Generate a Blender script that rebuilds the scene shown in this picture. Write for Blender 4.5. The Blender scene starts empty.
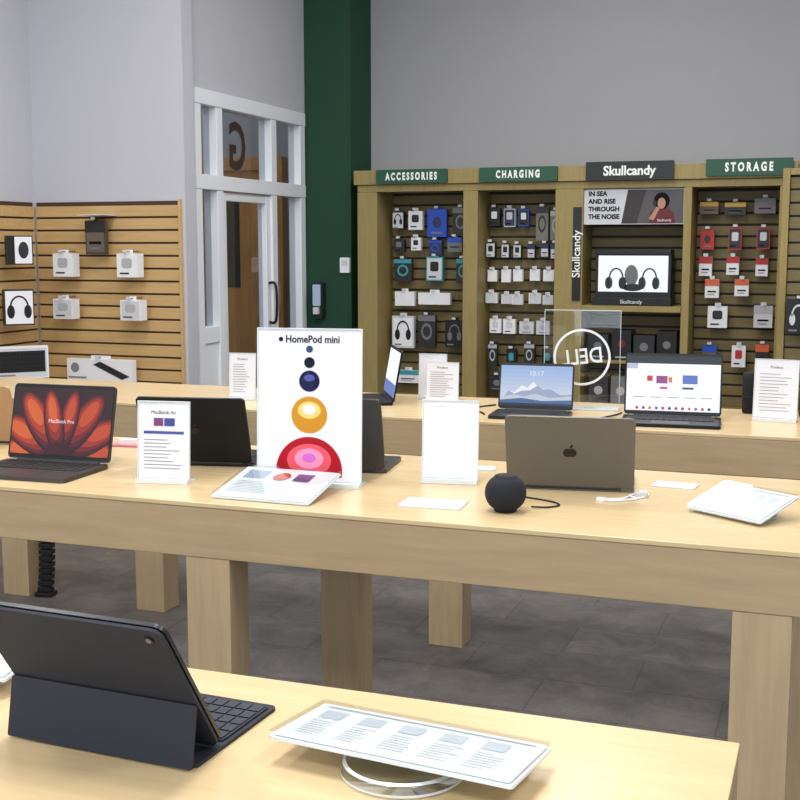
import bpy, math, random
from mathutils import Vector, Matrix
random.seed(7)
scene=bpy.context.scene
scene.view_settings.view_transform='Standard'
pi=math.pi
# ---------------------------------------------------------------- camera
cd=bpy.data.cameras.new("camera"); cam=bpy.data.objects.new("camera",cd)
scene.collection.objects.link(cam); scene.camera=cam
cam.location=(0,0,1.53); cam.rotation_euler=(math.radians(90-7.36),0,math.radians(20.1))
cd.sensor_width=36; cd.lens=54; cd.clip_start=.05
# ---------------------------------------------------------------- materials
def lin(c):
    c=c/255
    return c/12.92 if c<=.04045 else ((c+.055)/1.055)**2.4
def L(rgb): return (lin(rgb[0]),lin(rgb[1]),lin(rgb[2]),1)
MC={}
def mat(name,rgb,rough=.5,metal=0,emit=0,var=0,spec=.5,scale=8):
    if name in MC: return MC[name]
    m=bpy.data.materials.new(name); m.use_nodes=True; nt=m.node_tree
    p=nt.nodes["Principled BSDF"]
    p.inputs["Base Color"].default_value=L(rgb); p.inputs["Roughness"].default_value=rough
    p.inputs["Metallic"].default_value=metal
    p.inputs["Specular IOR Level"].default_value=spec
    if emit:
        p.inputs["Emission Color"].default_value=L(rgb); p.inputs["Emission Strength"].default_value=emit
        p.inputs["Base Color"].default_value=(0.01,0.01,0.01,1)
    if var:
        tc=nt.nodes.new("ShaderNodeTexCoord"); no=nt.nodes.new("ShaderNodeTexNoise"); no.inputs["Scale"].default_value=scale
        no.inputs["Detail"].default_value=4
        mx=nt.nodes.new("ShaderNodeMix"); mx.data_type='RGBA'
        a=L(rgb); mx.inputs[6].default_value=(a[0]*(1-var),a[1]*(1-var),a[2]*(1-var),1)
        mx.inputs[7].default_value=(min(1,a[0]*(1+var)),min(1,a[1]*(1+var)),min(1,a[2]*(1+var)),1)
        nt.links.new(tc.outputs["Object"],no.inputs["Vector"]); nt.links.new(no.outputs["Fac"],mx.inputs[0])
        nt.links.new(mx.outputs[2],p.inputs["Base Color"])
    MC[name]=m; return m
def wood(name,c1,c2,rough=.35,axis=0,spec=.4):
    m=bpy.data.materials.new(name); m.use_nodes=True; nt=m.node_tree; p=nt.nodes["Principled BSDF"]
    tc=nt.nodes.new("ShaderNodeTexCoord"); mp=nt.nodes.new("ShaderNodeMapping")
    s=[14,14,14]; s[axis]=1.2; mp.inputs["Scale"].default_value=s
    n=nt.nodes.new("ShaderNodeTexNoise"); n.inputs["Scale"].default_value=3; n.inputs["Detail"].default_value=6; n.inputs["Roughness"].default_value=.65
    cr=nt.nodes.new("ShaderNodeValToRGB"); cr.color_ramp.elements[0].position=.3; cr.color_ramp.elements[1].position=.7
    cr.color_ramp.elements[0].color=L(c1); cr.color_ramp.elements[1].color=L(c2)
    nt.links.new(tc.outputs["Object"],mp.inputs[0]); nt.links.new(mp.outputs[0],n.inputs["Vector"])
    nt.links.new(n.outputs["Fac"],cr.inputs[0]); nt.links.new(cr.outputs[0],p.inputs["Base Color"])
    p.inputs["Roughness"].default_value=rough; p.inputs["Specular IOR Level"].default_value=spec
    MC[name]=m; return m
def clear(name,tint=(250,252,252),refl=.9,f0=.04):
    # thin clear sheet: Schlick reflectance, same from both sides
    m=bpy.data.materials.new(name); m.use_nodes=True; nt=m.node_tree; nt.nodes.clear(); N=nt.nodes.new
    o=N("ShaderNodeOutputMaterial"); mx=N("ShaderNodeMixShader")
    t=N("ShaderNodeBsdfTransparent"); t.inputs[0].default_value=L(tint)
    g=N("ShaderNodeBsdfGlossy"); g.inputs["Roughness"].default_value=.03; g.inputs[0].default_value=(refl,refl,refl,1)
    ge=N("ShaderNodeNewGeometry"); d=N("ShaderNodeVectorMath"); d.operation='DOT_PRODUCT'
    def M(op,a,b=None):
        q=N("ShaderNodeMath"); q.operation=op
        for i,v in enumerate((a,b)):
            if v is None: continue
            if isinstance(v,(int,float)): q.inputs[i].default_value=v
            else: nt.links.new(v,q.inputs[i])
        return q.outputs[0]
    nt.links.new(ge.outputs["Normal"],d.inputs[0]); nt.links.new(ge.outputs["Incoming"],d.inputs[1])
    x=M('ABSOLUTE',d.outputs["Value"]); x=M('SUBTRACT',1.0,x); x=M('POWER',x,5.0); x=M('MULTIPLY',x,1-f0); x=M('ADD',x,f0)
    nt.links.new(x,mx.inputs[0]); nt.links.new(t.outputs[0],mx.inputs[1]); nt.links.new(g.outputs[0],mx.inputs[2]); nt.links.new(mx.outputs[0],o.inputs[0])
    MC[name]=m; return m
W_TOP=wood("beech_top",(200,177,135),(213,189,147),.27,0)
W_APR=wood("beech_apron",(166,145,112),(182,159,124),.45,0)
W_LEG=wood("beech_leg",(172,151,118),(188,165,130),.45,2)
W_SLAT=wood("maple_slat",(190,157,108),(206,173,122),.4,0)
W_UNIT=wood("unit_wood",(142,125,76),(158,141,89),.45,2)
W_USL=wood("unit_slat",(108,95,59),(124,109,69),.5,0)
W_DOOR=wood("door_wood",(186,128,72),(208,150,90),.4,2)
GROOVE=mat("groove_dark",(70,50,28),.7)
UGRV=mat("unit_groove",(40,35,22),.7)
WALL=mat("wall_paint",(192,193,202),.8,var=.015)
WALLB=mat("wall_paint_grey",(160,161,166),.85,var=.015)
CEIL=mat("ceiling_paint",(205,205,205),.9)
GREEN=mat("column_green",(20,66,44),.75,var=.03)
WHITEF=mat("frame_white",(236,240,246),.4)
PAPER=mat("paper_white",(234,235,240),.8,spec=.15)
PAPER2=mat("paper_grey",(206,208,214),.8,spec=.15)
INK=mat("ink_grey",(130,132,138),.8,spec=.1)
INKD=mat("ink_dark",(24,24,28),.8,spec=.1)
BLACK=mat("plastic_black",(12,12,14),.4)
DARK=mat("dark_grey",(34,35,39),.5)
GREY=mat("mid_grey",(112,112,116),.5)
LGREY=mat("light_grey",(176,178,184),.5)
RED=mat("print_red",(180,38,38),.5); ORANGE=mat("print_orange",(214,96,50),.5); YEL=mat("print_yellow",(206,164,60),.5)
TEAL=mat("print_teal",(60,150,162),.5); BLUE=mat("print_blue",(30,75,190),.4); NAVY=mat("print_navy",(38,48,84),.5); PINK=mat("print_pink",(214,130,140),.5)
SIGNG=mat("sign_green",(22,78,56),.5); SIGNT=mat("sign_text",(240,244,240),.5)
STEEL=mat("steel",(150,152,155),.3,1)
ACR=clear("acrylic_clear"); ACRC=clear("acrylic_cover",(254,254,255),.8,.006); ACRE=mat("acrylic_edge",(214,222,226),.15)
GLASS=clear("window_glass",(215,222,226),.9,.07)
ALU_SG=mat("aluminium_space_grey",(78,77,78),.42,.7)
ALU_DK=mat("aluminium_midnight",(32,34,39),.4,.7)
ALU_WM=mat("aluminium_warm",(106,102,96),.5,.3)
KEY=mat("key_black",(22,22,25),.6)
CABW=mat("cable_white",(235,235,238),.4)
# ---------------------------------------------------------------- mesh builder
def clip(poly,x0,x1,y0,y1):
    def cut(P,ins,inter):
        out=[]
        for i in range(len(P)):
            a=P[i-1]; b=P[i]
            if ins(b):
                if not ins(a): out.append(inter(a,b))
                out.append(b)
            elif ins(a): out.append(inter(a,b))
        return out
    def ix(v): return lambda a,b:(v,a[1]+(b[1]-a[1])*(v-a[0])/(b[0]-a[0]))
    def iy(v): return lambda a,b:(a[0]+(b[0]-a[0])*(v-a[1])/(b[1]-a[1]),v)
    P=poly
    for ins,it in ((lambda p:p[0]>=x0,ix(x0)),(lambda p:p[0]<=x1,ix(x1)),(lambda p:p[1]>=y0,iy(y0)),(lambda p:p[1]<=y1,iy(y1))):
        if len(P)<3: return []
        P=cut(P,ins,it)
    return P
def circ(cx,cy,r,n=28,ry=None,rot=0):
    ry=ry or r; o=[]
    for i in range(n):
        a=2*pi*i/n; x=r*math.cos(a); y=ry*math.sin(a)
        o.append((cx+x*math.cos(rot)-y*math.sin(rot),cy+x*math.sin(rot)+y*math.cos(rot)))
    return o
def rrect(x0,x1,y0,y1,r,n=5):
    o=[]
    for cx,cy,a0 in ((x1-r,y0+r,-pi/2),(x1-r,y1-r,0),(x0+r,y1-r,pi/2),(x0+r,y0+r,pi)):
        for i in range(n+1):
            a=a0+pi/2*i/n; o.append((cx+r*math.cos(a),cy+r*math.sin(a)))
    return o
class MB:
    def __init__(s): s.v=[];s.f=[];s.mi=[];s.ms=[];s.M=Matrix.Identity(4);s.sm=[]
    def m(s,mt):
        if mt not in s.ms: s.ms.append(mt)
        return s.ms.index(mt)
    def add(s,vs,fs,mt,smooth=False):
        b=len(s.v); s.v+=[s.M@Vector(p) for p in vs]; k=s.m(mt)
        for f in fs: s.f.append([b+i for i in f]); s.mi.append(k); s.sm.append(smooth)
    def box(s,x0,x1,y0,y1,z0,z1,mt):
        vs=[(x,y,z) for z in (z0,z1) for y in (y0,y1) for x in (x0,x1)]
        s.add(vs,[(0,2,3,1),(4,5,7,6),(0,1,5,4),(2,6,7,3),(0,4,6,2),(1,3,7,5)],mt)
    def prism(s,pts,ext,mt,side=None):
        n=len(pts); e=Vector(ext); a=[Vector(p) for p in pts]; vs=a+[p+e for p in a]
        nrm=Vector((0,0,0))
        for i in range(n): nrm+=(a[i-1]-a[0]).cross(a[i]-a[0])
        if nrm.dot(e)>0: caps=[tuple(reversed(range(n))),tuple(range(n,2*n))]; sd=[(i,(i+1)%n,(i+1)%n+n,i+n) for i in range(n)]
        else: caps=[tuple(range(n)),tuple(reversed(range(n,2*n)))]; sd=[((i+1)%n,i,i+n,(i+1)%n+n) for i in range(n)]
        s.add(vs,caps,mt); s.add(vs,sd,side or mt,n>12)
    def xy(s,o,z0,z1,mt,side=None): s.prism([(p[0],p[1],z0) for p in o],(0,0,z1-z0),mt,side)
    def xz(s,o,y0,y1,mt,side=None): s.prism([(p[0],y0,p[1]) for p in o],(0,y1-y0,0),mt,side)
    def flat(s,o,w,mt):   # decal in local XZ plane facing -Y
        if len(o)<3: return
        ar=sum(o[i-1][0]*o[i][1]-o[i][0]*o[i-1][1] for i in range(len(o)))
        if ar<0: o=o[::-1]
        s.add([(p[0],-w,p[1]) for p in o],[tuple(range(len(o)))],mt)
    def rect(s,x0,x1,z0,z1,w,mt): s.flat([(x0,z0),(x1,z0),(x1,z1),(x0,z1)],w,mt)
    def cyl(s,c,r,h,mt,axis='z',n=20,r2=None):
        r2=r if r2 is None else r2; c=Vector(c); vs=[]
        for k,(rr,t) in enumerate(((r,0),(r2,h))):
            for i in range(n):
                a=2*pi*i/n; x,y=rr*math.cos(a),rr*math.sin(a)
                vs.append(c+Vector({'z':(x,y,t),'y':(x,t,-y),'x':(t,x,y)}[axis]))
        s.add(vs,[tuple(reversed(range(n))),tuple(range(n,2*n))],mt); s.add(vs,[(i,(i+1)%n,(i+1)%n+n,i+n) for i in range(n)],mt,True)
    def lathe(s,prof,c,mt,n=32):
        vs=[];fs=[];c=Vector(c)
        for r,z in prof:
            for i in range(n): a=2*pi*i/n; vs.append(c+Vector((r*math.cos(a),r*math.sin(a),z)))
        for k in range(len(prof)-1):
            for i in range(n): fs.append((k*n+i,k*n+(i+1)%n,(k+1)*n+(i+1)%n,(k+1)*n+i))
        s.add(vs,fs,mt,True)
    def tube(s,pts,r,mt,n=8,sub=6):
        P=[Vector(p) for p in pts]; Q=[]
        for i in range(len(P)-1):
            p0=P[max(i-1,0)];p1=P[i];p2=P[i+1];p3=P[min(i+2,len(P)-1)]
            for j in range(sub):
                t=j/sub; Q.append(.5*((2*p1)+(p2-p0)*t+(2*p0-5*p1+4*p2-p3)*t*t+(3*p1-p0-3*p2+p3)*t**3))
        Q.append(P[-1]); vs=[];fs=[]
        for i,q in enumerate(Q):
            d=(Q[min(i+1,len(Q)-1)]-Q[max(i-1,0)]).normalized()
            u=d.cross(Vector((0,0,1))); u=u.normalized() if u.length>1e-3 else Vector((1,0,0)); w=d.cross(u)
            for j in range(n): a=2*pi*j/n; vs.append(q+u*(r*math.cos(a))+w*(r*math.sin(a)))
        for i in range(len(Q)-1):
            for j in range(n): fs.append((i*n+j,(i+1)*n+j,(i+1)*n+(j+1)%n,i*n+(j+1)%n))
        s.add(vs,fs,mt,True)
    def text(s,body,size,x,z,w,mt,rot=0,align='CENTER',mirror=False,bold=0,sx=1):
        cu=bpy.data.curves.new("t","FONT"); cu.body=body; cu.size=size; cu.align_x=align; cu.align_y='CENTER'; cu.offset=bold; cu.resolution_u=3
        ob=bpy.data.objects.new("t",cu); scene.collection.objects.link(ob)
        dg=bpy.context.evaluated_depsgraph_get(); me=bpy.data.meshes.new_from_object(ob.evaluated_get(dg))
        T=Matrix.Translation((x,-w,z))@Matrix.Rotation(pi/2,4,'X')@Matrix.Rotation(rot,4,'Z')@Matrix.Scale(sx,4,(1,0,0))
        if mirror: T=T@Matrix.Scale(-1,4,(1,0,0))
        s.add([T@v.co for v in me.vertices],[tuple(p.vertices) for p in me.polygons],mt)
        bpy.data.objects.remove(ob); bpy.data.meshes.remove(me); bpy.data.curves.remove(cu)
    def build(s,name,loc=(0,0,0),rz=0,bevel=0,seg=2):
        me=bpy.data.meshes.new(name); me.from_pydata([tuple(v) for v in s.v],[],s.f)
        for m_ in s.ms: me.materials.append(m_)
        for p,k,sm in zip(me.polygons,s.mi,s.sm): p.material_index=k; p.use_smooth=sm
        me.update(); ob=bpy.data.objects.new(name,me); scene.collection.objects.link(ob)
        ob.location=loc; ob.rotation_euler=(0,0,math.radians(rz))
        if bevel:
            b=ob.modifiers.new("bevel","BEVEL"); b.width=bevel; b.segments=seg; b.limit_method='ANGLE'; b.angle_limit=math.radians(50)
        return ob
def simple(name,x0,x1,y0,y1,z0,z1,mt,bevel=0):
    mb=MB(); mb.box(x0,x1,y0,y1,z0,z1,mt); return mb.build(name,bevel=bevel)
# ---------------------------------------------------------------- floor
fm=bpy.data.materials.new("floor_stone_tile"); fm.use_nodes=True; nt=fm.node_tree; p=nt.nodes["Principled BSDF"]
tc=nt.nodes.new("ShaderNodeTexCoord"); br=nt.nodes.new("ShaderNodeTexBrick")
br.offset=.5; br.inputs["Scale"].default_value=1; br.inputs["Brick Width"].default_value=.62; br.inputs["Row Height"].default_value=.31
br.inputs["Mortar Size"].default_value=.003; br.inputs["Color1"].default_value=L((102,99,98)); br.inputs["Color2"].default_value=L((114,110,108)); br.inputs["Mortar"].default_value=L((84,81,80))
no=nt.nodes.new("ShaderNodeTexNoise"); no.inputs["Scale"].default_value=6; no.inputs["Detail"].default_value=10; no.inputs["Roughness"].default_value=.75; no.inputs["Distortion"].default_value=.6
cr=nt.nodes.new("ShaderNodeValToRGB"); cr.color_ramp.elements[0].position=.36; cr.color_ramp.elements[1].position=.64
cr.color_ramp.elements[0].color=(.56,.57,.61,1); cr.color_ramp.elements[1].color=(1.12,1.10,1.07,1)
mx=nt.nodes.new("ShaderNodeMix"); mx.data_type='RGBA'; mx.blend_type='MULTIPLY'; mx.inputs[0].default_value=1
nt.links.new(tc.outputs["Object"],br.inputs[0]); nt.links.new(tc.outputs["Object"],no.inputs[0]); nt.links.new(no.outputs["Fac"],cr.inputs[0])
nt.links.new(br.outputs[0],mx.inputs[6]); nt.links.new(cr.outputs[0],mx.inputs[7]); nt.links.new(mx.outputs[2],p.inputs["Base Color"])
p.inputs["Roughness"].default_value=.5
simple("floor",-7.5,4.2,-3.2,8.7,-.1,0,fm)
simple("ceiling",-7.5,4.2,-3.2,8.7,4.0,4.1,CEIL)
simple("wall_back",-7.5,4.2,8.5,8.7,0,4.0,WALLB)
simple("wall_right",4.0,4.2,-3.2,8.5,0,4.0,WALL)
simple("wall_left",-4.9,-4.72,-3.2,6.3,0,4.0,WALL)
simple("wall_alcove",-4.9,-3.655,6.3,6.42,0,4.0,WALL)
simple("wall_side_room",-7.5,-7.35,6.42,8.5,0,4.0,WALLB)
# unseen front wall; its large window is added to let fill light in
mb=MB(); mb.box(-4.72,4.0,-3.2,-3.0,2.9,4.0,WALL); mb.box(-4.72,4.0,-3.2,-3.0,0,.5,WALL); mb.box(-4.72,-4.0,-3.2,-3.0,.5,2.9,WALL); mb.box(3.3,4.0,-3.2,-3.0,.5,2.9,WALL); mb.build("wall_front")
mb=MB()
for i in range(6):
    x=-4.0+i*1.46; mb.box(x-.03,x+.03,-3.14,-3.06,.53,2.87,WHITEF)
mb.box(-4.0,3.3,-3.15,-3.05,.5,.56,WHITEF); mb.box(-4.0,3.3,-3.15,-3.05,2.84,2.9,WHITEF)
mb.add([(-4.0,-3.1,.5),(3.3,-3.1,.5),(3.3,-3.1,2.9),(-4.0,-3.1,2.9)],[(0,1,2,3)],GLASS); mb.build("added_fill_window")
mb=MB(); mb.box(-3.82,-3.70,6.42,6.50,0,4.0,WALL); mb.box(-3.82,-3.70,6.50,8.08,2.47,4.0,WALL); mb.box(-3.82,-3.70,8.08,8.5,0,4.0,WALL)
mb.build("wall_window_side")
mb=MB(); mb.box(-3.70,-3.34,8.1,8.5,0,4.0,GREEN); mb.box(-3.70,-3.335,8.09,8.5,0,.1,GREEN); mb.build("structural_column")
# window wall joinery
mb=MB(); X0,X1=-3.79,-3.685
mb.box(X0,X1,6.50,8.08,2.38,2.47,WHITEF); mb.box(X0,X1,6.50,8.08,1.87,1.96,WHITEF)
for a,b in ((6.50,6.57),(6.76,6.84),(7.53,7.61),(8.0,8.08)):
    mb.box(X0+.004,X1-.004,a+.001,b-.001,0,1.869,WHITEF); mb.box(X0+.004,X1-.004,a+.001,b-.001,1.961,2.379,WHITEF)
mb.box(X0+.006,X1-.006,6.571,6.759,.92,1.02,WHITEF); mb.box(X0+.03,X1-.02,6.571,6.759,0,.919,WHITEF)
mb.box(X0+.03,X1-.02,7.611,7.999,0,.12,WHITEF)
mb.box(X0+.02,X1-.02,6.842,6.90,.02,1.86,WHITEF); mb.box(X0+.02,X1-.02,7.47,7.528,.02,1.86,WHITEF); mb.box(X0+.025,X1-.025,6.901,7.469,.02,.25,WHITEF); mb.box(X0+.025,X1-.025,6.901,7.469,1.81,1.86,WHITEF)
gx=-3.74
for a,b,c,d in ((6.57,6.76,1.02,1.87),(6.57,6.76,1.96,2.38),(6.84,7.53,1.96,2.38),(7.61,8.0,1.96,2.38),(7.61,8.0,.12,1.87),(6.90,7.47,.25,1.82)):
    mb.add([(gx,a,c),(gx,b,c),(gx,b,d),(gx,a,d)],[(0,1,2,3)],GLASS)
mb.tube([(-3.70,7.49,1.0),(-3.65,7.49,1.02),(-3.65,7.49,1.25),(-3.70,7.49,1.27)],.01,BLACK)
sv=mb.M; mb.M=Matrix.Translation((-3.735,7.12,2.15))@Matrix.Rotation(pi/2,4,'Z'); mb.text("G",.42,0,0,.0,mat("letter_brown",(54,40,28),.6),mirror=True,bold=.010,sx=.8); mb.M=sv
mb.build("window_1",bevel=.003)
# side room wooden door
mb=MB(); mb.box(-4.75,-4.12,8.44,8.498,0,2.1,W_DOOR)
for a,b in ((-4.85,-4.75),(-4.12,-4.04)): mb.box(a,b,8.42,8.498,0,2.2,W_DOOR)
mb.box(-4.749,-4.121,8.425,8.498,2.1,2.2,W_DOOR)
mb.box(-4.58,-4.42,8.436,8.44,1.2,1.9,DARK)
mb.tube([(-4.22,8.44,.9),(-4.22,8.38,.92),(-4.22,8.38,1.3),(-4.22,8.44,1.32)],.014,STEEL)
mb.build("door_1",bevel=.004)
# ---------------------------------------------------------------- slatwalls
def slats(mb,x0,x1,z0,z1,yf,board,groove,pitch=.0762,gap=.012,th=.018):
    mb.box(x0,x1,yf+th*.6,yf+th,z0,z1,groove)
    z=z0
    while z+pitch*.6<z1:
        t=min(z+pitch-gap,z1); mb.box(x0+.001,x1-.001,yf,yf+th*.62,z,t,board); z+=pitch
mb=MB(); slats(mb,-4.70,-3.68,.1,1.79,6.28,W_SLAT,GROOVE)
mb.box(-3.69,-3.675,6.27,6.299,.1,1.80,W_SLAT)
mb.build("slatwall_panel",bevel=.0015,seg=1)
mb=MB(); mb.M=Matrix.Translation((-4.72,0,0))@Matrix.Rotation(pi/2,4,'Z')
slats(mb,4.0,6.27,.1,1.79,-.02,W_SLAT,GROOVE); mb.build("slatwall_panel",bevel=.0015,seg=1)
simple("baseboard_left",-4.72,-4.70,-3.0,6.28,0,.1,WHITEF)
simple("baseboard_alcove",-4.70,-3.70,6.28,6.3,0,.1,WHITEF)
# ---------------------------------------------------------------- product packs
def pack(mb,x,z,w,h,yf,off=.06,d=.04,body=None,face=None,acc=None,kind=0,tag=True):
    body=body or PAPER; y1=yf-off; y0=y1-d
    mb.box(x-w/2,x+w/2,y0,y1,z-h/2,z+h/2,body)
    if face: mb.rect(x-w*.44,x+w*.44,z-h*.44,z+h*.44,-y0+.0015,face)
    q=-y0+.003
    if kind==0 and acc: mb.flat(circ(x,z+h*.03,w*.22,14,h*.2),q,acc); mb.rect(x-w*.3,x+w*.3,z-h*.38,z-h*.32,q,INK)
    if kind==1 and acc:
        mb.flat(rrect(x-w*.25,x+w*.25,z-h*.1,z+h*.3,w*.1,3),q,acc); mb.rect(x-w*.35,x+w*.1,z-h*.36,z-h*.3,q,INKD)
    if kind==2 and acc:
        o=[(x+w*.3*math.cos(a),z+h*.02+h*.34*math.sin(a)) for a in [pi*i/12 for i in range(13)]]
        i_=[(x+w*.24*math.cos(a),z+h*.02+h*.28*math.sin(a)) for a in [pi*i/12 for i in range(13)]]
        for k in range(12): mb.flat([o[k],o[k+1],i_[k+1],i_[k]],q,acc)
        for sx in (-1,1): mb.flat(circ(x+sx*w*.25,z-h*.08,w*.12,14,h*.17),q,acc)
        mb.rect(x-w*.38,x-w*.05,z-h*.42,z-h*.37,q,INK)
    if kind==3 and acc:
        mb.rect(x-w*.5,x+w*.5,z+h*.15,z+h*.5,q,acc); mb.rect(x-w*.3,x+w*.3,z-h*.2,z-h*.12,q,INKD); mb.rect(x-w*.3,x+w*.2,z-h*.34,z-h*.3,q,INK)
    if kind==4 and acc: # coiled cable in a window pack
        o=circ(x,z,w*.32,18,h*.26); i_=circ(x,z,w*.22,18,h*.17)
        for k in range(18): mb.flat([o[k],o[(k+1)%18],i_[(k+1)%18],i_[k]],q,acc)
        mb.rect(x-w*.5,x+w*.5,z+h*.32,z+h*.5,q,acc)
    mb.box(x-w*.15,x+w*.15,y0+d*.4,y0+d*.5,z+h/2,z+h/2+.022,body)
    mb.box(x-.003,x+.003,y0-.02,yf+.0005,z+h/2+.008,z+h/2+.014,STEEL)
    if tag: mb.box(x-.014,x+.014,y0-.022,y0-.020,z+h/2+.006,z+h/2+.022,PAPER2)
mb=MB(); Y=6.28
for x,z in ((-4.42,1.41),(-3.97,1.41)): pack(mb,x,z,.14,.14,Y,acc=LGREY,kind=1,d=.07)
for x,z in ((-4.43,1.145),(-3.955,1.145)): pack(mb,x,z,.14,.12,Y,acc=LGREY,kind=1,d=.07,face=PAPER2)
mb.build("earbud_boxes")
mb=MB(); pack(mb,-4.21,1.575,.14,.20,Y,body=mat("pouch_brown",(74,64,56),.35),face=mat("pouch_grey",(104,94,86),.3),acc=DARK,kind=3,d=.03); mb.box(-4.30,-4.12,Y-.14,Y-.0005,1.705,1.71,ACRE)
mb.build("hanging_pouch")
mb=MB(); pack(mb,-4.20,.775,.46,.135,Y,acc=None,d=.05)
q=-(Y-.06-.05)+.003
mb.flat([(-4.24,.81),(-4.04,.725),(-3.985,.745),(-4.19,.83)],q,DARK); mb.flat(circ(-4.37,.79,.03,16),q,INK); mb.rect(-4.42,-4.29,.725,.735,q,INK)
mb.build("keyboard_box",bevel=.001)
def leftbox(name,x,y,z,w,h,d,rz,fn,body):
    mb=MB(); mb.box(-w/2,w/2,0,d,-h/2,h/2,body); fn(mb,w,h)
    mb.box(-.003,.003,d,d+.12,h/2-.02,h/2-.014,STEEL)
    return mb.build(name,(x,y,z),rz,bevel=.0015)
def f_buds(mb,w,h):
    mb.rect(-w*.2,w*.46,-h*.46,h*.46,.001,PAPER); mb.flat(circ(.02,.0,.03,14,.05),.002,DARK)
def f_head(mb,w,h):
    mb.rect(-w*.46,w*.46,-h*.46,h*.46,.001,PAPER)
    o=[(.055*math.cos(a),.0+.07*math.sin(a)) for a in [pi*i/14 for i in range(15)]]; i_=[(.045*math.cos(a),.06*math.sin(a)) for a in [pi*i/14 for i in range(15)]]
    for k in range(14): mb.flat([o[k],o[k+1],i_[k+1],i_[k]],.002,BLACK)
    for sx in (-1,1): mb.flat(circ(sx*.048,-.025,.022,16,.04),.002,BLACK)
def f_kb(mb,w,h):
    mb.rect(-w*.47,w*.47,-h*.45,h*.45,.001,PAPER2); mb.rect(-w*.44,w*.44,-h*.3,h*.36,.002,DARK)
    for r in range(4):
        for c in range(14): mb.rect(-w*.42+c*w*.06,-w*.42+c*w*.06+w*.05,-h*.26+r*h*.15,-h*.26+r*h*.15+h*.12,.003,BLACK)
    mb.rect(-w*.42,-w*.1,-h*.41,-h*.36,.002,INK)
leftbox("earbud_box",-4.55,5.92,1.50,.15,.17,.06,50,f_buds,BLACK)
leftbox("headphone_box",-4.54,5.88,1.165,.17,.21,.09,45,f_head,DARK)
leftbox("keyboard_box",-4.50,5.82,.845,.32,.19,.05,46,f_kb,PAPER)
# ---------------------------------------------------------------- shelving unit
mb=MB(); UT=2.05; YF=8.0; YB=8.30
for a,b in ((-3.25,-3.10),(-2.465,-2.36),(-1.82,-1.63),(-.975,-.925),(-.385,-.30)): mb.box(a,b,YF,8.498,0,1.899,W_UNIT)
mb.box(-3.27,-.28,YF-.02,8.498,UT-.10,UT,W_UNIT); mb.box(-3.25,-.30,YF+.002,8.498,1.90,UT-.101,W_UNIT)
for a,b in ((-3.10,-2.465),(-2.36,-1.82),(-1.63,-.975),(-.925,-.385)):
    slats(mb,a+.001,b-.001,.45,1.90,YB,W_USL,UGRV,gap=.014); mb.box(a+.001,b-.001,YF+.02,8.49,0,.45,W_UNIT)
mb.box(-1.629,-.976,YF-.01,YB-.001,1.09,1.13,W_UNIT)
mb.box(-1.629,-.976,YF+.03,YB-.001,.74,.76,W_UNIT)
mb.build("display_shelving",bevel=.003)
def hsign(x0,x1,txt,m,z0=1.955,z1=2.05,size=.068,bold=.0035,sx=.9):
    mb=MB(); mb.xz(rrect(x0,x1,z0,z1,.006,3),YF-.045,YF-.0205,m); mb.text(txt,size,(x0+x1)/2,(z0+z1)/2-.002,-(YF-.045)+.001,SIGNT,bold=bold,sx=sx); mb.build("header_sign")
hsign(-3.09,-2.57,"A C C E S S O R I E S",SIGNG,sx=.62); hsign(-2.34,-1.80,"C H A R G I N G",SIGNG,sx=.62); hsign(-.84,-.31,"S T O R A G E",SIGNG,1.965,2.07,.075,sx=.64); hsign(-1.61,-1.04,"Skullcandy",BLACK,1.95,2.07,.085,.0025,.95)
def P(mb,x0,offs,z,w,h,**k):
    for i,o in enumerate(offs): pack(mb,x0+o+random.uniform(-.006,.006),z+random.uniform(-.006,.006),w*random.uniform(.88,1.06),h*random.uniform(.88,1.06),YB,off=random.uniform(.04,.10),**k)
mb=MB(); o=-3.08
P(mb,o,(.07,),1.71,.09,.14,body=DARK,face=PAPER2,acc=BLACK,kind=2); P(mb,o,(.20,),1.71,.11,.15,acc=DARK,kind=1); P(mb,o,(.36,),1.69,.15,.19,body=BLUE,acc=NAVY,kind=0); P(mb,o,(.54,),1.69,.11,.20,body=DARK,acc=GREY,kind=4)
P(mb,o,(.06,),1.53,.08,.10,body=DARK,acc=GREY,kind=1); P(mb,o,(.21,),1.54,.07,.10,acc=DARK,kind=1); P(mb,o,(.34,),1.51,.10,.12,body=NAVY,acc=BLUE,kind=4); P(mb,o,(.50,),1.53,.11,.11,body=GREY,acc=BLUE,kind=3)
P(mb,o,(.10,),1.35,.13,.16,body=DARK,acc=TEAL,kind=4); P(mb,o,(.34,),1.36,.12,.17,body=TEAL,face=PAPER2,acc=BLACK,kind=1); P(mb,o,(.54,),1.35,.09,.17,body=DARK,acc=TEAL,kind=4)
P(mb,o,(.12,),1.15,.15,.10,acc=None); P(mb,o,(.34,),1.15,.24,.085,acc=None)
P(mb,o,(.11,),.90,.16,.24,body=PAPER2,face=PAPER,acc=BLACK,kind=2); P(mb,o,(.30,),.91,.13,.22,body=DARK,acc=GREY,kind=4); P(mb,o,(.5,),.90,.14,.22,body=BLACK,acc=GREY,kind=2)
P(mb,o,(.14,),.58,.2,.09,acc=TEAL,kind=3); P(mb,o,(.40,),.60,.16,.12,body=DARK,acc=GREY)
mb.build("accessory_packs")
mb=MB(); o=-2.36
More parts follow.
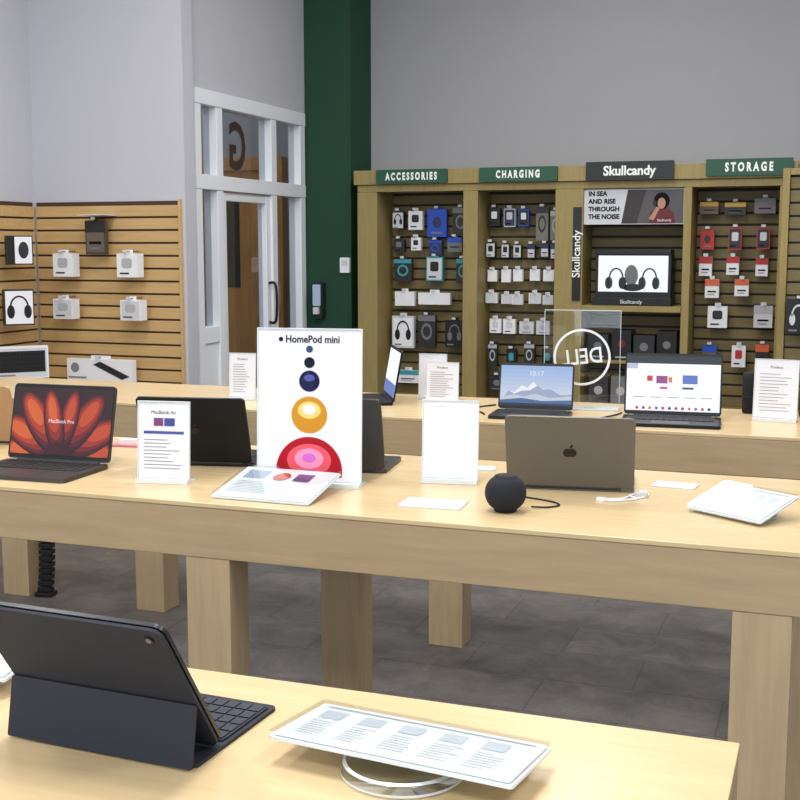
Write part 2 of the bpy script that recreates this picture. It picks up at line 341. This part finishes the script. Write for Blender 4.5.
P(mb,o,(.06,),1.72,.08,.12,body=BLACK,acc=PAPER,kind=1); P(mb,o,(.17,),1.72,.08,.12,body=PAPER2,face=NAVY,acc=PAPER2,kind=1); P(mb,o,(.28,),1.72,.08,.12,body=BLUE,face=BLACK,acc=PAPER,kind=1); P(mb,o,(.41,),1.68,.09,.24,body=GREY,face=mat("blister",(120,118,104),.2),acc=DARK,kind=4); P(mb,o,(.50,),1.66,.08,.2,body=GREY,acc=LGREY,kind=4)
P(mb,o,(.05,.14,.23),1.49,.065,.10,body=DARK,face=PAPER2,acc=BLACK,kind=1); P(mb,o,(.33,.42,.50),1.49,.06,.10,body=BLACK,face=PAPER2,acc=NAVY,kind=3)
P(mb,o,(.05,.15,.25,.35,.45),1.32,.075,.085,acc=None); P(mb,o,(.05,.15,.25,.36,.46),1.155,.08,.07,acc=None,face=PAPER2)
P(mb,o,(.08,.19,),.96,.085,.10,acc=PAPER2,kind=1); P(mb,o,(.31,.42,),.96,.10,.09,body=PAPER2,acc=LGREY)
P(mb,o,(.07,.33),.76,.07,.15,body=DARK,acc=LGREY,kind=4); P(mb,o,(.20,.46),.74,.08,.13,body=BLACK,acc=TEAL,kind=1); P(mb,o,(.1,.27,.44),.56,.13,.12,body=DARK,acc=GREY)
mb.build("charger_packs")
mb=MB(); o=-.925
P(mb,o,(.09,),1.77,.12,.09,body=mat("pk_brown",(96,66,44),.4),acc=YEL,kind=3); P(mb,o,(.26,),1.77,.13,.09,body=DARK,acc=YEL,kind=3); P(mb,o,(.44,),1.78,.14,.10,body=mat("pk_mauve",(110,96,110),.4),acc=INK,kind=3)
P(mb,o,(.08,),1.57,.09,.14,body=RED,acc=BLACK); P(mb,o,(.26,.44),1.57,.085,.14,body=RED,face=DARK,acc=PAPER2,kind=1)
P(mb,o,(.08,.25,.43),1.39,.085,.12,acc=RED,kind=3); P(mb,o,(.13,.32),1.25,.09,.12,acc=ORANGE,kind=3)
P(mb,o,(.16,),1.06,.12,.15,acc=DARK,kind=1); P(mb,o,(.45,),1.06,.13,.15,body=PAPER2,acc=LGREY,kind=3)
P(mb,o,(.12,),.80,.10,.14,body=mat("pk_olive",(120,110,50),.5),acc=BLUE,kind=3); P(mb,o,(.31,),.80,.1,.15,acc=RED,kind=1); P(mb,o,(.46,),.82,.08,.14,body=DARK,acc=ORANGE,kind=3)
mb.build("storage_media_packs")
# poster
mb=MB(); mb.xz(rrect(-1.629,-.976,1.665,1.895,.004,2),YF+.02,YF+.03,PAPER2); q=-(YF+.02)+.001
SK=mat("print_skin",(176,132,112),.6)
mb.rect(-1.33,-.98,1.67,1.89,q,mat("poster_grey",(84,80,84),.6)); mb.flat([(-1.38,1.67),(-1.28,1.67),(-1.22,1.89),(-1.34,1.89)],q+.0005,mat("poster_dark",(52,48,50),.6))
for i,t in enumerate(("IN SEA","AND RISE","THROUGH","THE NOISE")): mb.text(t,.042,-1.6,1.865-i*.05,q+.001,INKD,align='LEFT',bold=.0018)
mb.flat([(-1.20,1.67),(-1.03,1.67),(-1.04,1.74),(-1.09,1.775),(-1.15,1.775),(-1.19,1.74)],q+.001,mat("poster_maroon",(100,30,34),.6))
mb.flat(circ(-1.12,1.815,.052,16,.055),q+.0015,INKD); mb.flat(circ(-1.12,1.80,.026,16,.036),q+.002,SK); mb.flat(circ(-1.165,1.80,.012,12,.02),q+.0022,BLACK)
mb.flat([(-1.20,1.70),(-1.17,1.69),(-1.13,1.77),(-1.15,1.78)],q+.0025,SK)
mb.text("Skullcandy",.022,-1.10,1.69,q+.003,SIGNT)
mb.build("wall_poster")
mb=MB(); mb.box(-1.695,-1.64,YF-.012,YF-.0005,1.16,1.78,BLACK); mb.text("Skullcandy",.075,-1.667,1.47,-(YF-.012)+.001,SIGNT,rot=pi/2,bold=.001); mb.build("vertical_sign")
# headphone demo display
mb=MB(); x0,x1,z0,z1=-1.55,-1.05,1.131,1.50; SCR=mat("screen_white",(236,240,250),.3,emit=1.1)
mb.box(x0,x1,YF+.05,YF+.20,z0,z1,BLACK); q=-(YF+.05)+.001
mb.rect(x0+.02,x1-.02,z0+.09,z1-.04,q,SCR); mb.box(x0-.01,x1+.01,YF-.005,YF+.22,z0,z0+.05,BLACK); mb.box(x0+.001,x1-.001,YF+.01,YF+.06,z1-.03,z1-.001,BLACK)
for cx in (-1.41,-1.19):
    o=[(cx+.05*math.cos(a),1.31+.07*math.sin(a)) for a in [pi*i/12 for i in range(13)]]; i_=[(cx+.04*math.cos(a),1.31+.06*math.sin(a)) for a in [pi*i/12 for i in range(13)]]
    for k in range(12): mb.flat([o[k],o[k+1],i_[k+1],i_[k]],q+.002,INKD)
    for sx in (-1,1): mb.xz(circ(cx+sx*.045,1.28,.022,16,.04),YF+.01,YF+.05,DARK)
mb.flat(circ(-1.31,1.33,.045,16,.07),q+.001,GREY); mb.flat(circ(-1.30,1.25,.07,16,.025),q+.0015,DARK)
mb.text("Skullcandy",.035,-1.3,z0+.025,-(YF-.005)+.001,SIGNT); mb.build("headphone_demo_display",bevel=.002)
mb=MB()
for i,(x,w,h,m1) in enumerate(((-1.53,.14,.17,DARK),(-1.37,.13,.2,BLACK),(-1.22,.14,.17,DARK),(-1.07,.13,.2,BLACK))):
    mb.box(x-w/2,x+w/2,YF+.08,YF+.25,.761,.76+h,m1); mb.flat(circ(x,.76+h*.55,w*.2,14),-(YF+.08)+.001,GREY if i!=1 else mat("dk_red",(110,26,26),.5))
    mb.rect(x-w*.3,x+w*.3,.775,.785,-(YF+.08)+.001,LGREY)
for i in range(4):
    x=-1.52+i*.15; mb.box(x-.065,x+.065,YF+.08,YF+.25,.451,.65,(DARK,GREY,BLACK,DARK)[i]); mb.flat(circ(x,.55,.03,14),-(YF+.08)+.001,LGREY)
mb.build("boxed_headphones",bevel=.001)
# right gondola
mb=MB(); mb.box(-.342,.9,7.40,7.45,.101,1.97,W_UNIT); slats(mb,-.299,.9,.101,1.929,7.38,W_USL,UGRV); mb.box(-.341,-.30,7.36,7.399,.101,1.969,W_UNIT); mb.box(-.299,.9,7.36,7.399,1.93,1.968,W_UNIT)
mb.box(-.342,.9,7.20,7.65,0,.1,W_UNIT)
mb.build("gondola_panel",bevel=.003)
mb=MB(); pack(mb,-.22,1.12,.14,.2,7.38,body=BLACK,acc=PAPER2,kind=2); pack(mb,-.02,1.12,.14,.2,7.38,body=DARK,acc=TEAL,kind=2); mb.build("hanging_headphone_packs")
# column fittings
mb=MB(); mb.xz(rrect(-3.62,-3.54,1.0,1.26,.015),8.02,8.0995,DARK); mb.xz(rrect(-3.61,-3.55,1.09,1.245,.01),8.012,8.03,mat("dispenser_light",(176,196,222),.3)); mb.box(-3.60,-3.56,7.99,8.03,1.03,1.08,PAPER2); mb.build("sanitizer_dispenser",bevel=.003)
mb=MB(); mb.xz(rrect(-3.42,-3.345,1.33,1.44,.008),8.075,8.0995,WHITEF); mb.rect(-3.405,-3.36,1.38,1.42,-8.075+.001,PAPER2); mb.build("thermostat",bevel=.002)
# ---------------------------------------------------------------- tables
def table(x0,x1,y0,y1,legs,ap=.135,lw=.118,central=False):
    mb=MB(); T=.92; e=.0015
    mb.box(x0,x1,y0,y1,T-.012,T,W_TOP); mb.box(x0+e,x1-e,y0+e,y0+.03,T-ap,T-.0125,W_APR); mb.box(x0+e,x1-e,y1-.03,y1-e,T-ap,T-.0125,W_APR)
    mb.box(x0+e,x0+.03,y0+.031,y1-.031,T-ap,T-.0125,W_APR); mb.box(x1-.03,x1-e,y0+.031,y1-.031,T-ap,T-.0125,W_APR)
    mb.box(x0+.031,x1-.031,y0+.031,y1-.031,T-ap+.002,T-ap+.012,W_APR)
    for l in legs:
        if central: c=(y0+y1)/2; mb.box(l,l+lw,c-.06,c+.06,0,T-ap-.0005,W_LEG)
        else:
            mb.box(l,l+lw,y0+.003,y0+lw*.85,0,T-ap-.0005,W_LEG); mb.box(l+.06,l+lw+.06,y1-lw,y1-.003,0,T-ap-.0005,W_LEG)
    return mb.build("display_table",bevel=.002)
table(-2.6,-.092,.69,1.475,(-2.58,-.28))
table(-2.95,-.045,2.475,3.26,(-2.93,-1.458,-.18),lw=.118)
table(-3.62,.6,3.985,4.62,(-3.42,-2.74,-1.435,.35),lw=.135,central=True)
# ---------------------------------------------------------------- laptops
def laptop(name,x,y,rz,w,d,h,tilt,body,draw=None,logo=None,bez=.006,kb=True,z=.92):
    mb=MB()
    mb.xy(rrect(-w/2,w/2,-d,0,.012),0.0005,.012,body)
    mb.box(-w*.44,w*.44,-d*.56,-d*.08,.0122,.0128,DARK)
    for r in range(5):
        for c in range(13):
            kx=-w*.43+c*w*.0665; ky=-d*.10-(r+1)*d*.09
            mb.box(kx,kx+w*.056,ky,ky+d*.075,.0128,.0142,KEY)
    mb.box(-w*.19,w*.19,-d*.93,-d*.62,.0121,.0126,mat(body.name+"_pad",(60,60,62),.35,.3))
    mb.cyl((-w*.4,0,.010),.006,w*.8,DARK,'x',12)
    mb.M=Matrix.Translation((0,0,.012))@Matrix.Rotation(-math.radians(tilt),4,'X')
    mb.xz(rrect(-w/2,w/2,.002,h,.012),-.001,.005,body)
    mb.xz(rrect(-w/2+.002,w/2-.002,.006,h-.002,.010),-.0018,-.001,BLACK)
    if draw: draw(mb,-w/2+bez,w/2-bez,.016,h-bez-.004,.0024)
    if logo:
        mb.M=mb.M@Matrix.Translation((0,.0052,0))@Matrix.Rotation(pi,4,'Z')
        lc=h*.5
        mt=mat("logo_dark",(40,38,38),.25,.5)
        mb.flat(circ(-.006,lc,.0105,16,.012),.0006,mt); mb.flat(circ(.006,lc,.0105,16,.012),.0007,mt)
        mb.flat(circ(0.004,lc+.018,.003,10,.006,-.5),.0006,mt)
    return mb.build(name,(x,y,z),rz,bevel=.0008,seg=1)
def E(n,rgb,s=1.0): return mat(n,rgb,.3,emit=s)
def d_petal(mb,x0,x1,z0,z1,q):
    mb.rect(x0,x1,z0,z1,q,E("pt_bg",(44,18,24),1)); cx=(x0+x1)/2; cz=z0-.03
    k=0
    for ang,ln,wd in ((84,.19,.044),(-84,.19,.044),(62,.21,.054),(-62,.21,.054),(36,.215,.054),(-36,.215,.054),(12,.19,.040),(-14,.19,.040)):
        a=math.radians(90-ang)
        for j,(sc,off) in enumerate(((1,0),(.88,.004),(.74,.008),(.58,.01),(.4,.01))):
            px=cx+math.cos(a)*ln*(.50+.045*j); pz=cz+.03+math.sin(a)*ln*(.50+.045*j)
            o=clip(circ(px,pz,ln*.5*sc,24,wd*sc*.8,a),x0,x1,z0,z1)
            c=[(48,12,24),(96,22,30),(150,38,32),(196,66,36),(226,104,48)][j] if k%2 else [(40,12,24),(80,18,34),(124,28,38),(172,48,40),(206,80,44)][j]
            mb.flat(o,q+.00003+.00002*(k*5+j),E("pt%d_%d"%(k%2,j),c,.85))
        k+=1
    mb.flat(clip(circ(cx,z0,.05,24,.035),x0,x1,z0,z1),q+.0009,E("pt_c",(60,12,22),.8))
    mb.text("MacBook Pro",.015,cx,(z0+z1)/2,q+.0013,E("scr_txt",(235,235,240)))
def d_snow(mb,x0,x1,z0,z1,q):
    n=10
    for i in range(n):
        t=i/(n-1); c=(int(150+70*(1-t)),int(180+40*(1-t)),int(232-8*t)); mb.rect(x0,x1,z0+(z1-z0)*i/n,z0+(z1-z0)*(i+1)/n,q,E("sky%d"%i,c,.95))
    def s(P,m,k): mb.flat(clip([(x0+(x1-x0)*a,z0+(z1-z0)*b) for a,b in P],x0,x1,z0,z1),q+.0002*k,m)
    s([(0,.1),(.12,.36),(.2,.32),(.3,.5),(.38,.44),(.46,.6),(.6,.4),(.7,.42),(.85,.28),(1,.3),(1,0),(0,0)],E("mt1",(160,172,204),.9),1)
    s([(.12,.36),(.2,.32),(.3,.5),(.38,.44),(.46,.6),(.52,.5),(.42,.38),(.3,.36),(.2,.28)],E("mt2",(236,238,246),.95),2)
    s([(0,.2),(.2,.26),(.34,.22),(.5,.3),(.7,.2),(1,.26),(1,0),(0,0)],E("mt3",(210,218,236),.8),3); s([(0,.12),(.3,.18),(.6,.12),(1,.16),(1,0),(0,0)],E("mt4",(70,110,160),.8),4)
    mb.rect(x0,x1,z0,z0+.008,q+.001,E("taskbar",(24,40,80),.8)); mb.text("10:17",.024,(x0+x1)/2,z0+(z1-z0)*.8,q+.001,E("scr_txt",(235,235,240)))
def d_web(mb,x0,x1,z0,z1,q):
    W=x1-x0;Hh=z1-z0
    mb.rect(x0,x1,z0,z1,q,E("web_bg",(242,244,252),1.1)); mb.rect(x0,x1,z1-Hh*.14,z1,q+.0003,E("web_bar",(26,30,44),.8)); mb.rect(x0,x0+W*.12,z1-Hh*.24,z1-Hh*.14,q+.0003,E("web_dock",(190,200,220),.9))
    cs=[(200,60,60),(150,70,140),(225,130,80),(90,120,200),(210,60,110),(60,80,120)]
    for i,(a,b,w,h) in enumerate(((.22,.54,.06,.1),(.32,.5,.12,.14),(.45,.52,.04,.1),(.60,.5,.16,.16),(.36,.40,.08,.04),(.6,.40,.12,.04))):
        mb.rect(x0+a*W,x0+(a+w)*W,z0+b*Hh,z0+(b+h)*Hh,q+.0005,E("web%d"%(i%6),cs[i%6],.9))
    for i in range(5): mb.rect(x0+(.08+.18*i)*W,x0+(.2+.18*i)*W,z0+.24*Hh,z0+.255*Hh,q+.0005,E("web_tx",(150,155,170),.9))
    for i in range(12): mb.flat(circ(x0+W*(.12+.07*i),z0+Hh*.05,W*.018,10),q+.0006,E("web%d"%(i%6),cs[i%6],.9))
def d_plain(mb,x0,x1,z0,z1,q): mb.rect(x0,x1,z0,z1,q,E("web_bg",(240,243,252),1.1)); mb.rect(x0,x1,z0,z0+.05,q+.0004,E("web3",(60,100,190)))
laptop("laptop",-2.03,2.77,3,.325,.225,.215,14,ALU_SG,d_petal)
laptop("laptop",-1.655,2.90,180+12,.305,.215,.205,22,ALU_DK,None,'apple')
laptop("laptop",-1.275,2.945,180+8,.30,.21,.205,16,ALU_SG,None,'apple')
laptop("laptop",-.615,2.92,180+9,.315,.215,.20,22,ALU_WM,None,'apple')
laptop("laptop",-2.49,3.0,180+6,.31,.205,.19,20,mat("aluminium_gold",(176,146,114),.45,.4),None,'apple')
laptop("laptop",-1.03,4.25,4,.275,.19,.172,12,BLACK,d_snow)
laptop("laptop",-.54,4.27,5,.335,.215,.22,8,ALU_DK,d_web)
laptop("laptop",-1.66,4.40,-62,.30,.21,.2,10,ALU_DK,d_plain)
# ---------------------------------------------------------------- sign holders
def lines(mb,x0,z0,w,n,dz,q,m=INK,th=.0018):
    for i in range(n): mb.rect(x0,x0+w*random.uniform(.55,1),z0-i*dz,z0-i*dz+th,q,m)
def holder(name,x,y,rz,w,h,draw,tilt=4,foot=.05,z=.92):
    mb=MB(); mb.box(-w/2,w/2,.007,foot,0.0005,.004,ACRE)
    mb.box(-w/2-.002,w/2+.002,-foot*.35,.006,0.0005,.012,ACRE)
    mb.M=Matrix.Translation((0,0,.004))@Matrix.Rotation(-math.radians(tilt),4,'X')
    mb.box(-w/2,w/2,.0,.002,.009,h,PAPER)
    mb.add([(-w/2,-.003,.009),(w/2,-.003,.009),(w/2,-.003,h),(-w/2,-.003,h)],[(0,1,2,3)],ACRC)
    for s_ in (-1,1): mb.box(s_*(w/2+.0013)-.0012,s_*(w/2+.0013)+.0012,-.0035,.003,.009,h+.003,ACRE)
    mb.box(-w/2,w/2,-.0035,.003,h+.0005,h+.003,ACRE)
    draw(mb,w,h)
    return mb.build(name,(x,y,z),rz)
def dr_price(mb,w,h):
    q=.001; mb.text("MacBook Air",.013,0,h*.87,q,INKD); mb.rect(-w*.2,-w*.01,h*.70,h*.80,q,mat("thumb_a",(120,40,110),.4)); mb.rect(w*.01,w*.22,h*.70,h*.80,q,mat("thumb_b",(50,60,140),.4))
    mb.rect(-w*.4,w*.4,h*.60,h*.635,q,mat("thumb_c",(60,70,150),.4)); lines(mb,-w*.4,h*.52,w*.8,9,h*.045,q)
def dr_lines(mb,w,h): mb.text("Product",.013,0,h*.88,.001,INKD); lines(mb,-w*.38,h*.76,w*.76,12,h*.055,.001)
def dr_blank(mb,w,h): lines(mb,-w*.4,h*.93,w*.5,1,h*.05,.001,PAPER2)
def pr(n,c): return mat(n,c,.85,spec=.1)
def dr_poster(mb,w,h):
    q=.001; x0,x1=-w/2+.008,w/2-.008
    mb.text("HomePod mini",.026,.008,h*.935,q,INKD,bold=.0006,sx=.9); mb.flat(circ(-.075,h*.935,.006,12),q,INKD)
    def c(cx,cz,r,m,k,ry=None): mb.flat(clip(circ(cx,cz,r,40,ry),x0,x1,.02,h-.01),q+.0002*k,m)
    c(0,.345,.009,pr("ball_slate",(56,70,104)),0); c(0,.311,.014,pr("ball_mid",(20,24,44)),0)
    c(0,.264,.027,pr("ball_navy",(20,26,66)),0); c(0,.272,.014,pr("ball_lilac",(84,88,160)),1,.009)
    c(0,.178,.047,pr("ball_yellow",(204,142,36)),0); c(0,.190,.030,pr("ball_cream",(240,206,120)),1,.022); c(0,.192,.017,PAPER,2,.013)
    c(0,.035,.087,pr("ball_red",(172,28,40)),0); c(0,.062,.058,pr("ball_salmon",(228,90,104)),1,.042); c(0,.066,.038,pr("ball_pink",(244,150,184)),2,.026); c(0,.068,.018,pr("ball_violet",(214,110,200)),3,.012)
holder("sign_holder",-1.622,2.655,9,.137,.205,dr_price)
holder("poster_stand",-1.253,2.748,9,.27,.395,dr_poster,tilt=3,foot=.07)
holder("sign_holder",-.927,2.907,9,.142,.208,dr_blank)
holder("sign_holder",-.197,4.335,-6,.145,.21,dr_lines)
holder("sign_holder",-1.43,4.38,5,.125,.155,dr_lines)
holder("sign_holder",-1.51,4.50,2,.11,.175,dr_blank)
holder("sign_holder",-2.21,4.22,8,.105,.18,dr_lines)
# low tilted info plates
def plate(name,x,y,rz,w,d,zf,zr,draw,base='wedge',z=.92):
    mb=MB(); ang=math.atan2(zr-zf,d)
    if base=='disk': mb.lathe([(0.001,0.0005),(.070,0.0005),(.073,.003),(.073,.012),(.069,.016),(.001,.016)],(0,d*.36,0),ACR,40); mb.lathe([(.0735,.002),(.0735,.005)],(0,d*.36,0),ACRE,40); mb.lathe([(.067,.0165),(.071,.0145)],(0,d*.36,0),ACRE,40); mb.cyl((0,d*.5,.0165),.02,max(.003,(zf+zr)/2-.021),ACRE)
    else:
        mb.box(-w*.35,w*.35,d*.78,d*.80,0.0005,zf+(zr-zf)*.78-.006,ACRE); mb.box(-w*.35,w*.35,d*.12,d*.779,0.0005,.003,ACRE)
    L_=d/math.cos(ang)
    mb.M=Matrix.Translation((0,0,zf))@Matrix.Rotation(ang-pi/2,4,'X')
    mb.xz(rrect(-w/2,w/2,0,L_,.004,3),-.001,.001,PAPER)
    mb.xz(rrect(-w/2-.004,w/2+.004,-.004,L_+.004,.004,3),-.005,-.0035,ACR); mb.xz(rrect(-w/2-.004,w/2+.004,-.004,L_+.004,.004,3),.002,.006,ACRE)
    draw(mb,w,L_)
    return mb.build(name,(x,y,z),rz)
def dp(mb,w,h):
    q=.0016; mb.rect(-w*.42,-w*.18,h*.62,h*.9,q,mat("thumb_d",(170,178,200),.4)); mb.flat(circ(-w*.02,h*.72,w*.09,20,h*.14),q,mat("thumb_g",(196,70,60),.4)); mb.flat(circ(-w*.02,h*.74,w*.05,20,h*.08),q+.0003,ORANGE); mb.rect(w*.12,w*.3,h*.6,h*.86,q,mat("thumb_e",(70,80,130),.4)); lines(mb,-w*.42,h*.5,w*.84,8,h*.05,q,INK,.0015)
def dp2(mb,w,h):
    q=.0016; mb.rect(-w*.46,w*.46,h*.9,h*.93,q,LGREY)
    for i in range(5): mb.rect(-w*.44+i*w*.18,-w*.34+i*w*.18,h*.60,h*.82,q,mat("thumb_f",(200,205,216),.4)); lines(mb,-w*.44+i*w*.18,h*.5,w*.14,7,h*.06,q,INK,.0010)
plate("info_plate",-1.285,2.53,-1,.255,.185,.008,.045,dp)
plate("info_plate",-.225,2.725,-33,.195,.13,.014,.052,dp2)
plate("info_plate",-.460,1.210,-6,.30,.125,.036,.028,dp2,'disk')
plate("info_plate",-1.14,1.27,8,.2,.12,.03,.04,dp,'disk')
def card(x,y,rz,w,d,z=.92):
    mb=MB(); mb.xy(rrect(-w/2,w/2,-d/2,d/2,.005,3),0.0005,.003,ACRE); mb.xy(rrect(-w*.45,w*.45,-d*.42,d*.42,.004,3),.003,.0036,PAPER)
    for i in range(4): mb.box(-w*.35,w*.2,-d*.3+i*d*.15,-d*.27+i*d*.15,.0036,.0038,INK)
    mb.build("price_card",(x,y,z),rz)
card(-.885,2.65,4,.15,.10); card(-.375,3.07,-5,.11,.07); card(-.93,3.12,10,.13,.06)
# ---------------------------------------------------------------- smart speaker
SPK=mat("speaker_fabric",(20,23,32),.85,var=.3,scale=500)
mb=MB(); prof=[(0.001,0.0005),(.024,0.0005),(.026,.002)]
for i in range(1,24):
    a=-pi/2+pi*i/24; r=.048*math.cos(a)**.8
    if r>.026: prof.append((r,.044+.042*math.sin(a)))
prof+=[(.026,.083),(.024,.0845),(.001,.085)]
mb.lathe(prof,(0,0,0),SPK,40); mb.cyl((0,0,.0845),.023,.001,BLACK,n=24); mb.build("smart_speaker",(-.705,2.635,.92))
mb=MB(); mb.tube([(-.655,2.68,.925),(-.62,2.70,.9225),(-.60,2.73,.9225),(-.62,2.76,.9225),(-.66,2.78,.9225),(-.72,2.80,.9225)],.0022,BLACK); mb.build("speaker_cable")
mb=MB(); mb.tube([(-.46,2.88,.927),(-.44,2.87,.923),(-.42,2.91,.923),(-.44,2.96,.923),(-.47,2.86,.923),(-.51,2.83,.923),(-.49,2.82,.923),(-.44,2.86,.923)],.0025,CABW); mb.box(-.53,-.51,2.822,2.837,.9205,.927,CABW); mb.box(-.45,-.42,2.885,2.91,.9205,.932,mat("puck",(190,190,194),.4)); mb.build("charging_cable")
mb=MB(); mb.tube([(-1.19,4.14,.924),(-1.23,4.2,.924),(-1.27,4.18,.924),(-1.30,4.25,.924),(-1.22,4.4,.924)],.003,BLACK); mb.build("power_cable")
mb=MB(); mb.tube([(-.73,4.1,.924),(-.76,4.08,.924),(-.80,4.12,.924),(-.75,4.25,.924),(-.73,4.34,.924)],.003,BLACK); mb.build("power_cable")
# acrylic round logo sign
mb=MB(); w=.28;h=.37
mb.xz(rrect(-w/2,w/2,.006,h,.006),0,.005,ACR)
LG=mat("etched_white",(236,240,244),.5)
for x0_,x1_,z0_,z1_ in ((-w/2-.001,-w/2+.001,.006,h),(w/2-.001,w/2+.001,.006,h),(-w/2,w/2,h-.001,h+.001)): mb.box(x0_,x1_,-.0005,.0055,z0_,z1_,ACRE)
mb.box(-w/2,w/2,-.04,.05,0.0005,.005,ACRE)
for k in range(40):
    a=2*pi*k/40;b=2*pi*(k+1)/40; R1,R2=.106,.097; c=(0,.195)
    mb.flat([(c[0]+R1*math.cos(a),c[1]+R1*math.sin(a)),(c[0]+R1*math.cos(b),c[1]+R1*math.sin(b)),(c[0]+R2*math.cos(b),c[1]+R2*math.sin(b)),(c[0]+R2*math.cos(a),c[1]+R2*math.sin(a))],.001,LG)
mb.text("DELL",.082,0,.195,.001,LG,mirror=True,bold=.001,sx=.85,rot=.12)
mb.build("acrylic_logo_sign",(-.895,4.42,.92),8)
mb=MB(); mb.lathe([(.001,0.0005),(.022,0.0005),(.026,.006),(.027,.13),(.025,.145),(.02,.15),(.001,.15)],(0,0,0),SPK,28); mb.lathe([(.0275,.06),(.0275,.064)],(0,0,0),DARK,28); mb.build("portable_speaker",(-.295,4.52,.92))
mb=MB(); mb.lathe([(.001,0.0005),(.04,0.0005),(.043,.008),(.043,.09),(.04,.1),(.001,.1)],(0,0,0),SPK,28); mb.lathe([(.0435,.02),(.0435,.024)],(0,0,0),RED,28); mb.build("portable_speaker",(-.08,4.5,.92))
mb=MB(); mb.xy(rrect(-.05,.05,-.025,.025,.01),0.0005,.006,PINK); mb.xy(rrect(-.03,.03,-.012,.012,.01),.006,.022,PAPER); mb.build("earbud_case",(-2.03,3.12,.92),10)
# ---------------------------------------------------------------- tablet with keyboard folio
FOL=mat("folio_navy",(30,34,46),.75,var=.06,scale=300); TAB=mat("tablet_edge",(60,62,66),.35,.6)
mb=MB(); w=.268
mb.xy(rrect(-w/2,w/2,0.006,.205,.008),0.0005,.005,FOL)
mb.xy(rrect(-w/2+.006,w/2-.006,.075,.195,.006),.005,.0075,mat("folio_deck",(26,30,42),.7))
for r in range(5):
    for c in range(14):
        x=-w/2+.009+c*.0180; y=.079+r*.0228; mb.box(x,x+.0155,y,y+.019,.0075,.009,mat("folio_key",(32,37,52),.6))
def slab(p0,p1,th,m,ww=w,r=.01,side=None):
    p0=Vector((0,)+p0); p1=Vector((0,)+p1); d=p1-p0; Ln=d.length; ang=math.atan2(d.z,d.y)
    s_=mb.M; mb.M=s_@Matrix.Translation(p0)@Matrix.Rotation(ang,4,'X'); mb.xy(rrect(-ww/2,ww/2,0,Ln,r),0,th,m,side); mb.M=s_
slab((.065,.0095),(-.055,.190),-.005,TAB,r=.014)
slab((.062,.0085),(-.058,.189),.004,FOL,r=.014)
slab((-.001,.002),(.012,.076),.0035,FOL,r=.003)
s_=mb.M; d=Vector((0,-.12,.18)); ang=math.atan2(d.z,d.y)
mb.M=Matrix.Translation((0,.062,.0085))@Matrix.Rotation(ang,4,'X'); mb.cyl((w/2-.02,.200,.004),.006,.0015,BLACK,n=20); mb.cyl((w/2-.02,.200,.0055),.0035,.0006,GREY,n=16)
mb.M=s_
mb.build("tablet_with_keyboard_case",(-.819,1.176,.92),-2.5)
mb=MB(); mb.tube([(-1.02,1.02,.924),(-.99,1.08,.924),(-.965,1.13,.924),(-.98,1.18,.924),(-1.03,1.2,.924)],.003,CABW); mb.build("charging_cable")
# under-table cable carrier and bundles
mb=MB()
for i in range(26):
    z=.021+i*.028; xx=.012*math.sin(i*.25); mb.box(-.03+xx,.03+xx,-.02,.02,z,z+.021,BLACK); mb.box(-.018+xx,.018+xx,-.012,.012,z+.021,z+.028,DARK)
mb.box(-.04,.04,-.03,.03,0,.02,BLACK); mb.box(-.04,.04,-.03,.03,.75,.784,BLACK)
mb.build("cable_carrier",(-3.225,4.28,0),12,bevel=.002)
mb=MB(); mb.tube([(-1.24,3.22,.782),(-1.22,3.22,.69),(-1.16,3.23,.665),(-1.09,3.22,.69),(-1.07,3.21,.782)],.009,BLACK); mb.tube([(-1.20,3.20,.782),(-1.17,3.21,.71),(-1.11,3.22,.69),(-1.05,3.21,.71),(-1.02,3.21,.782)],.006,BLACK); mb.build("cable_bundle")
# ---------------------------------------------------------------- lights
LP=mat("light_panel",(255,252,248),.5,emit=1); LP.node_tree.nodes["Principled BSDF"].inputs["Emission Strength"].default_value=6
def clight(x,y,e):
    mb=MB(); mb.box(x-.32,x+.32,y-.62,y+.62,3.955,3.999,WHITEF); mb.add([(x-.29,y-.59,3.95),(x-.29,y+.59,3.95),(x+.29,y+.59,3.95),(x+.29,y-.59,3.95)],[(0,1,2,3)],LP); mb.build("ceiling_light")
    ld=bpy.data.lights.new("panel_lamp","AREA"); ld.shape='RECTANGLE'; ld.size=.6; ld.size_y=1.2; ld.energy=e; ld.color=(1,.985,.965)
    lo=bpy.data.objects.new("panel_lamp",ld); scene.collection.objects.link(lo); lo.location=(x,y,3.93)
for x,y,e in ((-3.2,-1.2,35),(-3.2,1.6,39),(-2.9,4.2,34),(-1.0,-1.2,35),(-1.0,1.6,48),(-1.0,4.4,45),(1.6,-1.2,30),(1.6,1.6,36),(1.6,4.4,26),(-5.6,7.4,22),(-1.4,6.5,22),(1.6,6.7,8)): clight(x,y,e)  # side-room and rear-row panels added to brighten the areas around the window wall
ld=bpy.data.lights.new("added_front_fill","AREA"); ld.shape='RECTANGLE'; ld.size=7.2; ld.size_y=2.3; ld.energy=185; ld.color=(.93,.965,1)  # added fill lamp outside the front window, brightens surfaces facing the camera
lo=bpy.data.objects.new("added_front_fill",ld); scene.collection.objects.link(lo); lo.location=(-.35,-3.3,1.7); lo.rotation_euler=(pi/2,0,0)
w_=bpy.data.worlds.new("world"); scene.world=w_; w_.use_nodes=True; w_.node_tree.nodes["Background"].inputs[0].default_value=(.8,.87,.95,1); w_.node_tree.nodes["Background"].inputs[1].default_value=.6
